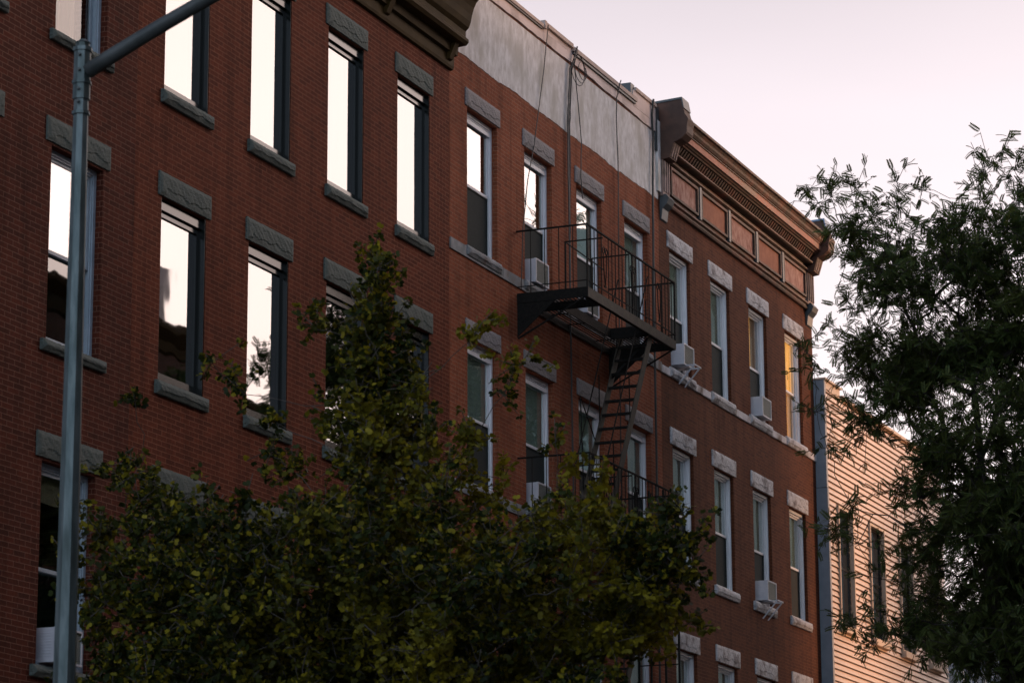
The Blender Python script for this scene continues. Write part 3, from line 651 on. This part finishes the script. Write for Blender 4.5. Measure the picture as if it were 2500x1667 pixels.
def landing(zf, hatch=True, ladder=False):
    st = MB(); st.box(0, FW, FY-.012, FY, zf-.13, zf+.02)
    if True: lip = st
    build('outer_stringer', lip, M['ironworn'], fe)
    fr = MB(); fr.box(0, .012, FY, 0, zf-.13, zf+.02); fr.box(FW-.012, FW, FY, 0, zf-.13, zf+.02); fr.box(.012, FW-.012, -.03, -.018, zf-.12, zf)
    fr.box(0, FW, FY+.001, FY+.05, zf-.135, zf-.125)
    if hatch:
        fr.box(HX0, HX1, HY, HY+.014, zf-.14, zf+.01); fr.box(HX0-.012, HX0, FY, -.03, zf-.12, zf+.01); fr.box(HX1, HX1+.05, FY, HY, zf-.16, zf+.01)
    build('landing_frame', fr, M['iron'], fe)
    sl = MB(); y = FY+.05
    while y < -.05:
        if hatch and y < HY-.02:
            sl.box(.012, HX0-.012, y, y+.028, zf-.012, zf-.004); sl.box(HX1+.05, FW-.012, y, y+.028, zf-.012, zf-.004)
        else: sl.box(.012, FW-.012, y, y+.028, zf-.012, zf-.004)
        y += .058
    for x in (.35, 1.3, 2.0, 3.2):
        sl.box(x, x+.03, (HY+.02 if hatch and HX0 < x < HX1 else FY+.01), -.03, zf-.024, zf-.013)
    build('slat_floor', sl, M['iron'], fe)
    rl = MB(); h = .97; zt = zf+h
    path = [(0, .02, zt), (0, FY, zt), (FW, FY, zt), (FW, .02, zt)]
    for a, b in zip(path[:-1], path[1:]): rl.bar(a, b, .03, .022)
    mid = [(0, 0, zf+.12), (0, FY, zf+.12), (FW, FY, zf+.12), (FW, 0, zf+.12)]
    for a, b in zip(mid[:-1], mid[1:]): rl.bar(a, b, .018, .012)
    n = 26
    for i in range(n+1):
        x = i*FW/n
        if any(abs(x-c) < .10 for c in (.75, 1.95, 3.15)) and 0 < i < n: continue
        rl.bar((x, FY, zf), (x, FY, zt), .011, .011, (0, 1, 0))
    for i in range(1, 5):
        for x in (0, FW): rl.bar((x, FY*i/5, zf), (x, FY*i/5, zt), .011, .011, (0, 1, 0))
    for x in (0, FW): rl.bar((x, FY, zf-.1), (x, FY, zt+.015), .022, .022, (0, 1, 0))
    rl.bar((FW/2, FY+.004, zf-.1), (FW/2, FY+.004, zt), .024, .02, (0, 1, 0))
    build('railing', rl, M['iron'], fe)
    for c in (.75, 1.95, 3.15):
        s_ = MB(); scroll(s_, c, FY, zf+.62, 1.05); build('scroll_ornament', s_, M['iron'], fe)
    if hatch:
        g = MB(); za = zf+.93
        g.bar((HX0-.02, FY, za-.01), (HX0-.02, HY-.02, za-.01), .022, .018); g.bar((HX0+1.10, FY, za), (HX0+1.10, HY-.02, za), .02, .018)
        g.bar((HX0-.02, HY-.02, za-.01), (HX1-.3, HY-.02, za-.06), .016, .014); g.bar((HX0-.02, HY-.02, zf), (HX0-.02, HY-.02, za), .022, .022, (0, 1, 0)); g.bar((HX0+1.1, HY-.02, zf), (HX0+1.1, HY-.02, za), .022, .022, (0, 1, 0))
        build('hatch_guard', g, M['iron'], fe)
    for x in (.008, FW-.02):
        b_ = MB(); b_.add([(x, 0, zf-.12), (x, -.62, zf-.12), (x, 0, zf-.64), (x+.012, 0, zf-.12), (x+.012, -.62, zf-.12), (x+.012, 0, zf-.64)], [(0,1,2),(5,4,3),(0,3,4,1),(1,4,5,2),(2,5,3,0)])
        b_.bar((x+.006, -.01, zf-.66), (x+.006, FY+.05, zf-.13), .03, .02); build('bracket', b_, M['iron'], fe)
def stairs(zt, zb, xt, xb):
    s_ = MB(); ya, yb = HY-.06, FY+.07
    for y in (ya, yb): s_.bar((xt, y, zt), (xb, y, zb), .016, .15, (0, 0, 1))
    build('stair_stringer', s_, M['ironworn'], fe)
    t = MB(); n = 14
    for i in range(1, n):
        u = i/n; x = xt+(xb-xt)*u; z = zt+(zb-zt)*u
        t.box(x-.085, x+.085, yb, ya, z-.012, z); t.box(x-.087, x-.077, yb, ya, z-.035, z)
    build('stair_tread', t, M['iron'], fe)
    h = MB()
    for y in (ya-.0, yb+.0):
        h.tube([(xt-.15, y, zt+.85), (xb-.1, y, zb+.82)], .011, 5)
        for u in (.12, .5, .85): x = xt+(xb-xt)*u; z = zt+(zb-zt)*u; h.tube([(x, y, z), (x-.02, y, z+.84)], .009, 5)
    h.bar((xt-.03, yb, zt-.06), (xt-.50, ya, zt-.80), .035, .012, (1, 0, 0)); h.bar((xt-.45, ya, zt-.6), (xt-.02, ya-.02, zt-.03), .02, .01, (0, 1, 0))
    h.tube([(xt-1.2, ya+.0, zt-1.95), (xt-1.85, ya+.0, zt-1.35), (xt-1.75, ya, zt-2.75)], .010, 5)
    build('stair_handrail', h, M['iron'], fe)
LZ = [12.10, 8.67, 5.24]
for k, z in enumerate(LZ): landing(z, hatch=k < 2)
stairs(12.08, 8.69, 42.02-FX0+.0, 39.95-FX0+.0)
stairs(8.65, 5.26, 42.02-FX0, 39.95-FX0)
ld = MB()
for y in (-.42, -.62, -.86, -1.08): ld.bar((FW+.045, y, 5.6), (FW+.045, y, 9.75), .03, .03, (0, 1, 0))
for k in range(13): ld.bar((FW+.045, -.42, 5.8+k*.3), (FW+.045, -1.08, 5.8+k*.3), .016, .016)
build('drop_ladder', ld, M['iron'], fe)

# ------------------------------------------------------------------ cables and pipes on the facade
def cable(pts, r, jit=.01, sub=8, seed=0):
    rr = random.Random(seed); P = [Vector(p) for p in pts]; out = []
    for a, b in zip(P[:-1], P[1:]):
        for k in range(sub): out.append(a.lerp(b, k/sub)+Vector((rr.uniform(-jit, jit), rr.uniform(-jit, jit)*.3, 0)))
    out.append(P[-1]); return MB().tube(out, r, 5)
cbn = thing('cable_bundle', 'bundle of black cables hanging from the roof edge down past the fire escape', 'cables', (41.14, 0, 0))
for k in range(5):
    dx = (k-2)*.013
    build('cable', cable([(.26+dx*.4, -.10, 16.68-.03*k), (.20+dx, -.09, 16.50), (.06+dx*1.5, -.06, 16.25), (-.02+dx*2, -.05, 15.35), (-.03+dx, -.05, 13.6), (-.02+dx*.6, -.05, 12.0), (0+dx*.5, -.05, 10.7), (.03+dx*.4, -.05, 9.2), (.03+dx*.4, -.05, 5.0)], .0065 if k else .013, .010, 8, k), M['cable'], cbn)
lo = MB()
for k in range(3):
    pts = [(.22+.30*math.sin(t)*(1-.2*k)+.12, -.07-.04*k, 16.35+.28*math.cos(t)*(1-.25*k)-.03*k) for t in [i*.42+.4*k for i in range(13)]]
    lo.tube(pts, .006, 5)
build('cable_coil', lo, M['cable'], cbn)
for k, (nm, pts, r, lab) in enumerate([
    ('cable', [(40.18, -.09, 16.66), (40.17, -.05, 16.3), (40.08, -.04, 15.85), (39.68, -.04, 14.6), (39.38, -.05, 13.95), (39.17, -.05, 13.1), (39.1, -.05, 12.2)], .008, 'thin slack cable slanting down the plaster towards the fire escape\'s left end'),
    ('cable', [(41.33, -.07, 16.4), (41.50, -.05, 15.9), (41.66, -.05, 15.2), (41.62, -.05, 14.6), (41.66, -.06, 14.25)], .009, 'short loose cable falling from the roof-edge bundle to a window head'),
    ('cable', [(43.38, -.10, 16.72), (43.30, -.05, 16.4), (43.27, -.05, 16.0), (43.33, -.05, 15.3), (43.29, -.05, 13.2), (43.28, -.05, 11.2), (43.28, -.05, 5)], .010, 'single cable running straight down between the plaster-topped building\'s two right windows'),
    ('drainpipe', [(45.03, -.08, 16.88), (45.02, -.05, 16.6), (45.06, -.05, 16.2), (45.0, -.05, 15.1), (44.97, -.05, 13.5), (44.97, -.05, 10), (44.97, -.05, .3)], .020, 'dark thin conduit running down next to the ornate cornice')]):
    tag(build(nm, cable(pts, r, .004, 6, 20+k), M['cable']), lab, 'cable' if nm == 'cable' else 'pipe')

# ------------------------------------------------------------------ street lamp
lx, ly = 18.32, -4.95
lamp = thing('street_lamp', 'tall grey-green octagonal street lamp post with a long upswept arm at left', 'street lamp', (lx, ly, .14))
build('post', MB().tube([(0, 0, 0), (0, 0, 8.73)], [.108, .054], 8), M['galv'], lamp)
build('base_plate', MB().box(-.2, .2, -.2, .2, 0, .05).tube([(0, 0, .05), (0, 0, .3)], [.17, .12], 8), M['galv'], lamp)
cl = MB(); cl.tube([(0, 0, 8.28), (0, 0, 8.66)], [.068, .065], 8); cl.tube([(0, 0, 8.66), (0, 0, 8.69)], [.075, .075], 8); cl.tube([(0, 0, 8.40), (0, 0, 8.425)], [.076, .076], 8); cl.tube([(0, 0, 8.16), (0, 0, 8.185)], [.07, .07], 8)
cl.tube([(0, 0, 8.73), (0, 0, 8.76)], [.062, .02], 8)
build('clamp', cl, M['galv'], lamp)
for z in (8.62, 8.5, 8.35, 8.25): build('bolt', MB().tube([(-.085, -.02, z), (-.060, -.012, z)], .012, 6), M['armsteel'], lamp)
arm = []
for k in range(14):
    t = k/13; arm.append((.015*t, -.05-2.9*t, 8.50+1.36*t-.33*t*t))
build('arm', MB().tube(arm, [.060-.018*k/13 for k in range(14)], 12), M['armsteel'], lamp, smooth=True)
e = arm[-1]
hd = MB().tube([(e[0], e[1]+.1, e[2]), (e[0], e[1]-.15, e[2]+.02), (e[0], e[1]-.5, e[2]+.01), (e[0], e[1]-.75, e[2])], [.05, .13, .15, .06], 12)
build('lamp_head', hd, M['galv'], lamp, smooth=True)

# ------------------------------------------------------------------ trees
LAT = Vector((math.cos(R(67.6)), -math.sin(R(67.6)), 0)); DEP = Vector((math.sin(R(67.6)), math.cos(R(67.6)), 0))
class Skel:
    def __init__(s, trunk):
        s.p = [Vector(trunk[0])]; s.par = [-1]
        for q in trunk[1:]: s.ext(len(s.p)-1, Vector(q), 0.0, 6, None)
    def ext(s, i, tgt, wob, seg, r, sag=0):
        a = s.p[i]; d = tgt-a; cur = i
        for k in range(1, seg+1):
            t = k/seg; w = wob*d.length*math.sin(math.pi*t)
            q = a+d*t+(Vector((r.uniform(-1, 1), r.uniform(-1, 1), r.uniform(-1, 1)))*w*.5 if r and k < seg else Vector((0, 0, 0)))
            q.z += -sag*d.length*math.sin(math.pi*t)
            s.p.append(q); s.par.append(cur); cur = len(s.p)-1
        return cur
    def near(s, t, upk):
        best = None; bd = 1e9
        for i, q in enumerate(s.p):
            d = (t-q); c = d.length+max(0, (q.z-t.z)*upk+.25*d.length)
            if c < bd: bd = c; best = i
        return best
    def mesh(s, r0, rt, n=6, p=.5, maxr=None):
        N_ = len(s.p); cnt = [0]*N_; kids = [[] for _ in range(N_)]
        for i in range(N_):
            if s.par[i] >= 0: kids[s.par[i]].append(i)
        for i in range(N_-1, -1, -1):
            if not kids[i]: cnt[i] += 1
            if s.par[i] >= 0: cnt[s.par[i]] += cnt[i]
        rad = [max(rt, r0*(c/cnt[0])**p) for c in cnt]
        s.rad = rad
        mb = MB()
        def run(start, first):
            chain = [start] if first is None else [start, first]
            while True:
                ks = kids[chain[-1]]
                if not ks: break
                ks = sorted(ks, key=lambda q: -cnt[q])
                for o in ks[1:]: stack.append((chain[-1], o))
                chain.append(ks[0])
            rr = [rad[c] for c in chain]
            if first is not None: rr[0] = rr[1]
            mb.tube([s.p[c] for c in chain], rr, n)
        stack = [(0, None)]
        while stack: run(*stack.pop())
        return mb
def rot_to(dirs, ups):
    """frames (n,3,3): columns side, normal, dir"""
    d = dirs/np.linalg.norm(dirs, axis=1, keepdims=True)
    s = np.cross(d, ups); s /= np.linalg.norm(s, axis=1, keepdims=True)+1e-9
    n = np.cross(s, d); return np.stack([s, n, d], axis=2)
def leaves(P, D, size, tmplV, tmplF, mat, name, jitter=.0):
    n = len(P); P = np.array(P); D = np.array(D); up = rng.normal(size=(n, 3)); up[:, 2] += 1.1
    Rm = rot_to(D, up); sz = np.array(size).reshape(-1, 1, 1)
    V = np.einsum('nij,vj->nvi', Rm, tmplV)*sz + P[:, None, :]
    F = (tmplF[None] + (np.arange(n)*len(tmplV))[:, None, None]).reshape(-1, tmplF.shape[1])
    return fastmesh(name, V.reshape(-1, 3), F, mat)
# ginkgo fan: petiole + two wavy lobes; local z = outward, x = side, y = normal
gv = [(0, 0, 0), (0, 0, .55)]
ang = [-72, -52, -30, -10, 0, 10, 30, 52, 72]; rad_ = [.62, .86, .98, .95, .70, .95, .98, .86, .62]
for a, r_ in zip(ang, rad_): gv.append((r_*math.sin(R(a)), .16*math.sin(R(a*2.2))+.07*abs(math.sin(R(a))), .5+r_*math.cos(R(a))))
gf = [(1, 2+i, 3+i) for i in range(8)]
gv += [(-.018, 0, 0), (.018, 0, 0)]; gf.append((len(gv)-2, len(gv)-1, 1))
GV = np.array(gv); GF = np.array(gf)
def rv(r): return Vector((r.gauss(0, 1), r.gauss(0, 1), r.gauss(0, 1))).normalized()
def ginkgo():
    r = random.Random(5); base = Vector((23.0, -5.2, .14))
    root = thing('ginkgo_tree', 'young ginkgo with olive-green fan leaves, yellower on the lit side, filling the lower foreground', 'tree', base)
    tr = [Vector((0, 0, 0)), LAT*.05+Vector((0, 0, 2.4)), LAT*-.03+Vector((0, 0, 4.6)), LAT*-.08+Vector((0, 0, 6.4)), LAT*.0+Vector((0, 0, 8.2))]
    sk = Skel(tr)
    def env(z, side):      # crown half-width by height above ground, left/right
        L_ = [(2.6, 1.2), (3.4, 2.4), (4.4, 2.6), (5.2, 2.65), (5.9, 2.45), (6.3, 2.3), (6.55, 1.6), (6.75, .7), (6.95, .30), (7.5, .16), (7.8, .08), (8.2, .03)]
        R_ = [(2.6, 1.2), (3.4, 2.3), (4.4, 2.5), (5.6, 2.45), (6.0, 1.95), (6.35, 1.35), (6.6, .85), (6.9, .55), (7.2, .30), (7.6, .16), (7.9, .10), (8.2, .03)]
        T = L_ if side < 0 else R_
        for (a, b), (c, d) in zip(T[:-1], T[1:]):
            if a <= z <= c: return b+(d-b)*(z-a)/(c-a)
        return .08
    cl = []
    def inside(q):
        lat = q.dot(LAT)
        if -1.12 < lat < -.50 and 5.85 < q.z < 6.35 or (.95 < lat < 1.5 and 6.55 < q.z < 7.0): return False
        return True
    for k in range(74):      # long ascending shoots set with short spurs
        z1 = 3.0+4.75*(k+.5)/74; a = k*2.39996+r.uniform(-.3, .3); la, de = math.cos(a), math.sin(a); e_ = env(z1, la)*r.uniform(.72, 1.04)
        z0 = max(1.9, z1-.55-e_*r.uniform(.35, .8)); n = int(4+e_*9)
        for j in range(n):
            t = (j+1)/n; rad = e_*t
            q = LAT*(la*rad)+DEP*(de*min(rad, 2.3))+Vector((0, 0, z0+(z1-z0)*t**1.25))+rv(r)*.13*(1.1-.5*t)
            if inside(q): cl.append(q)
    for k in range(150):     # low outer mass on the lamp side and the long limb towards the fire escape
        sd2 = k % 2; z = r.uniform(3.4, 5.9) if sd2 else r.uniform(4.6, 5.75)
        q = LAT*(r.uniform(-2.55, -1.5) if sd2 else r.uniform(1.9, 2.75))+DEP*r.uniform(-.9, .9)+Vector((0, 0, z)); cl.append(q)
    for k in range(820):     # fill of the shaded lower crown
        z = r.uniform(3.0, 5.7); a = r.uniform(0, 2*math.pi); u = r.random()**.6; la, de = math.cos(a), math.sin(a); e_ = env(z, la)*.92
        q = LAT*(la*u*e_)+DEP*(de*u*min(e_, 2.2))+Vector((0, 0, z))
        if inside(q): cl.append(q)
    # sprigs that stand out of the crown in the silhouette
    for la, z in [(.98, 7.5), (.85, 7.3), (1.37, 7.3), (1.25, 7.1), (1.15, 6.9), (-.58, 7.62), (-.5, 7.45), (-1.44, 7.2), (-1.3, 7.05), (-1.15, 6.9), (-2.1, 6.85), (-2.35, 6.3), (-2.6, 5.2), (2.82, 5.62), (2.6, 5.6), (2.3, 5.6), (1.6, 6.42), (1.75, 6.35), (2.0, 6.1), (0, 8.2), (0, 8.12), (-.05, 8.02), (.05, 7.92), (-.03, 7.98), (.06, 7.8), (-.07, 7.7), (.1, 7.6), (-.1, 7.5), (-2.15, 5.25), (2.2, 5.6)]:
        cl.append(LAT*la+DEP*r.uniform(-.5, .3)+Vector((0, 0, z-.0)))
    cl.sort(key=lambda q: math.hypot(q.x, q.y)+.15*abs(q.z-5))
    P, D, S = [], [], []
    tips = []
    for q in cl:
        i = sk.near(q, 1.6)
        tips.append((sk.ext(i, q, .12, 4, r), q))
    for ti, q in tips:
        ns = r.randint(4, 7)
        for _ in range(ns):
            d = (rv(r)+Vector((0, 0, .35))).normalized(); L_ = r.uniform(.10, .30); e_ = sk.ext(ti, q+d*L_, 0, 2, r)
            for m_ in range(r.randint(3, 4)):
                t = r.uniform(.15, 1.05); pc = q+d*L_*t
                for _l in range(r.randint(3, 5)):
                    P.append(pc+rv(r)*.012); dd = (rv(r)+Vector((0, 0, -.30))+d*.4); D.append(dd.normalized()); S.append(r.uniform(.026, .056))
    tb = sk.mesh(.11, .0035, 5, .52)
    build('trunk', tb, M['bark1'], root, smooth=True)
    put('crown', leaves(P, D, S, GV, GF, M['ginkgo'], 'crown'), root)
    print('ginkgo leaves', len(P))
ginkgo()
# locust compound leaf: rachis strip and paired leaflets, arching down
lv, lf = [], []
def quad(a, b, c, d):
    o = len(lv); lv.extend([a, b, c, d]); lf.append((o, o+1, o+2, o+3))
NP = 8
for i in range(NP):
    t = (i+1)/(NP+.3); zz = t; yy = -.35*t*t
    for sgn in (-1, 1):
        w = .115; l = .27*(1-.45*abs(t-.45)); x0 = sgn*.012; x1 = sgn*l
        quad((x0, yy, zz-w*.35), (x0+sgn*l*.45, yy-.02, zz-w*.75+.03), (x1, yy-.06, zz+.09), (x0+sgn*l*.45, yy-.02, zz+w*.85+.03))
quad((-.008, 0, 0), (.008, 0, 0), (.005, -.35, 1), (-.005, -.35, 1))
LV = np.array(lv); LF = np.array(lf)
def locust():
    r = random.Random(9); base = Vector((48.56, -5.10, .14))
    root = thing('locust_tree', 'tall dark tree with feathery compound leaves at the right edge', 'tree', base)
    tr = [Vector((0, 0, 0)), LAT*.05+Vector((0, 0, 4.0)), LAT*-.10+Vector((0, 0, 7.6)), LAT*-.35+Vector((0, 0, 9.0)), LAT*-.62+Vector((0, 0, 10.2))]
    sk = Skel(tr); n0 = len(sk.p)-1
    for tg in [LAT*-1.35+DEP*.2+Vector((0, 0, 12.2)), LAT*-.8+DEP*-.4+Vector((0, 0, 13.2)), LAT*.5+DEP*.3+Vector((0, 0, 13.2)), LAT*1.7+DEP*-.3+Vector((0, 0, 12.2))]:
        j = sk.ext(n0 if r.random() < .6 else n0-6, tg, .05, 6, r)
        sk.ext(j, tg+Vector((0, 0, 1.9))+LAT*r.uniform(-.4, .5), .08, 4, r)
    Lf = [(5.5, .4), (6.6, 2.4), (7.6, 2.5), (8.4, 2.2), (9.2, 2.45), (10.0, 2.2), (10.8, 2.3), (11.6, 2.9), (12.4, 3.3), (13.4, 3.2), (14.4, 3.1), (15.2, 3.3), (15.7, 3.0), (16.1, .6), (16.5, .3)]
    def le(z):
        for (a, b), (c, d) in zip(Lf[:-1], Lf[1:]):
            if a <= z <= c: return b+(d-b)*(z-a)/(c-a)
        return .2
    cl = []
    def top(lat):          # ragged crown top by lateral position
        T = [(-3.4, 15.7), (-3.0, 15.4), (-2.4, 15.6), (-1.9, 15.4), (-1.5, 15.5), (-1.0, 15.2), (-.55, 15.5), (-.1, 15.6), (.35, 15.3), (.8, 15.4), (1.5, 16.0), (4, 15.6)]
        for (a, b), (c, d) in zip(T[:-1], T[1:]):
            if a <= lat <= c: return b+(d-b)*(lat-a)/(c-a)
        return 14
    pads = 0
    while pads < 172:
        z = 5.8+10.2*r.random(); a = r.uniform(0, 2*math.pi); u = r.random()**.55
        L_ = max(.2, le(z)-.3); Rr = 3.6 if z < 14.5 else 3.6-(z-14.5)*1.1
        la = math.cos(a)*u*(L_ if math.cos(a) < 0 else Rr); de = math.sin(a)*u*2.6
        if z > top(la)-.36: continue
        if -1.75 < la < -1.0 and 10.75 < z < 11.6: continue
        if -.65 < la < -.05 and 10.9 < z < 12.0 and r.random() < .8: continue
        if la < -1.1 and z < 9.9 and r.random() < .55: continue
        if la < -.6 and z < 8.8 and r.random() < .35: continue
        pads += 1
        for _ in range(8):
            cl.append(LAT*(la+r.gauss(0, .30))+DEP*(de+r.gauss(0, .42))+Vector((0, 0, z+r.gauss(0, .13)+.10*r.random())))
    for la, z in [(-3.2, 15.55), (-3.1, 15.25), (-2.9, 15.3), (-2.4, 15.6), (-1.75, 15.55), (-1.25, 15.55), (-.05, 16.0), (-.2, 15.75), (.12, 16.1), (-.3, 15.55), (.35, 15.85), (.5, 15.5), (-3.25, 12.4), (-3.2, 11.6), (-3.1, 10.9), (-2.7, 9.9), (-3.1, 9.55), (-3.0, 9.5), (-2.6, 9.3), (-2.2, 8.7), (-2.75, 7.9), (-2.4, 7.6)]:
        cl.append(LAT*la+DEP*r.uniform(-.3, .3)+Vector((0, 0, z)))
    cl.sort(key=lambda q: (q-Vector((0, 0, 10.5))-LAT*-.5).length)
    P, D, S = [], [], []; tips = []
    for q in cl: tips.append((sk.ext(sk.near(q, 1.1), q, .14, 4, r), q))
    for ti, q in tips:
        for _ in range(r.randint(5, 8)):
            d = (rv(r)+Vector((0, 0, .25))).normalized(); L_ = r.uniform(.25, .62); sk.ext(ti, q+d*L_, 0, 2, r)
            for m_ in range(r.randint(5, 8)):
                t = r.uniform(.1, 1.05); P.append(q+d*L_*t); D.append((rv(r)+Vector((0, 0, -.15))+d*.6).normalized()); S.append(r.uniform(.11, .20))
    build('trunk', sk.mesh(.20, .005, 5, .55), M['bark2'], root, smooth=True)
    put('crown', leaves(P, D, S, LV, LF, M['locust'], 'crown'), root)
    return root
lt = locust()
for (x, y, a, lab) in [(47.5, -18.0, 5.0, 'leafy street tree on the opposite pavement, second from the viewer, added for shade'), (67.3, -18.2, .4, 'leafy street tree on the opposite pavement, added for shade just before the gap'), (38, -17.6, 1.3, 'leafy street tree on the opposite pavement, out of view behind the lamp, added for shade'), (57, -17.8, 2.9, 'leafy street tree on the opposite pavement, mirrored in the lower panes'), (82, -18.0, 4.1, 'far leafy street tree on the opposite pavement')]:  # unseen trees added to darken the lower facades; panes mirror some
    o = copy_tree(lt); o.location = (x, y, .14); o.rotation_euler.z = a; tag(o, lab, 'tree')
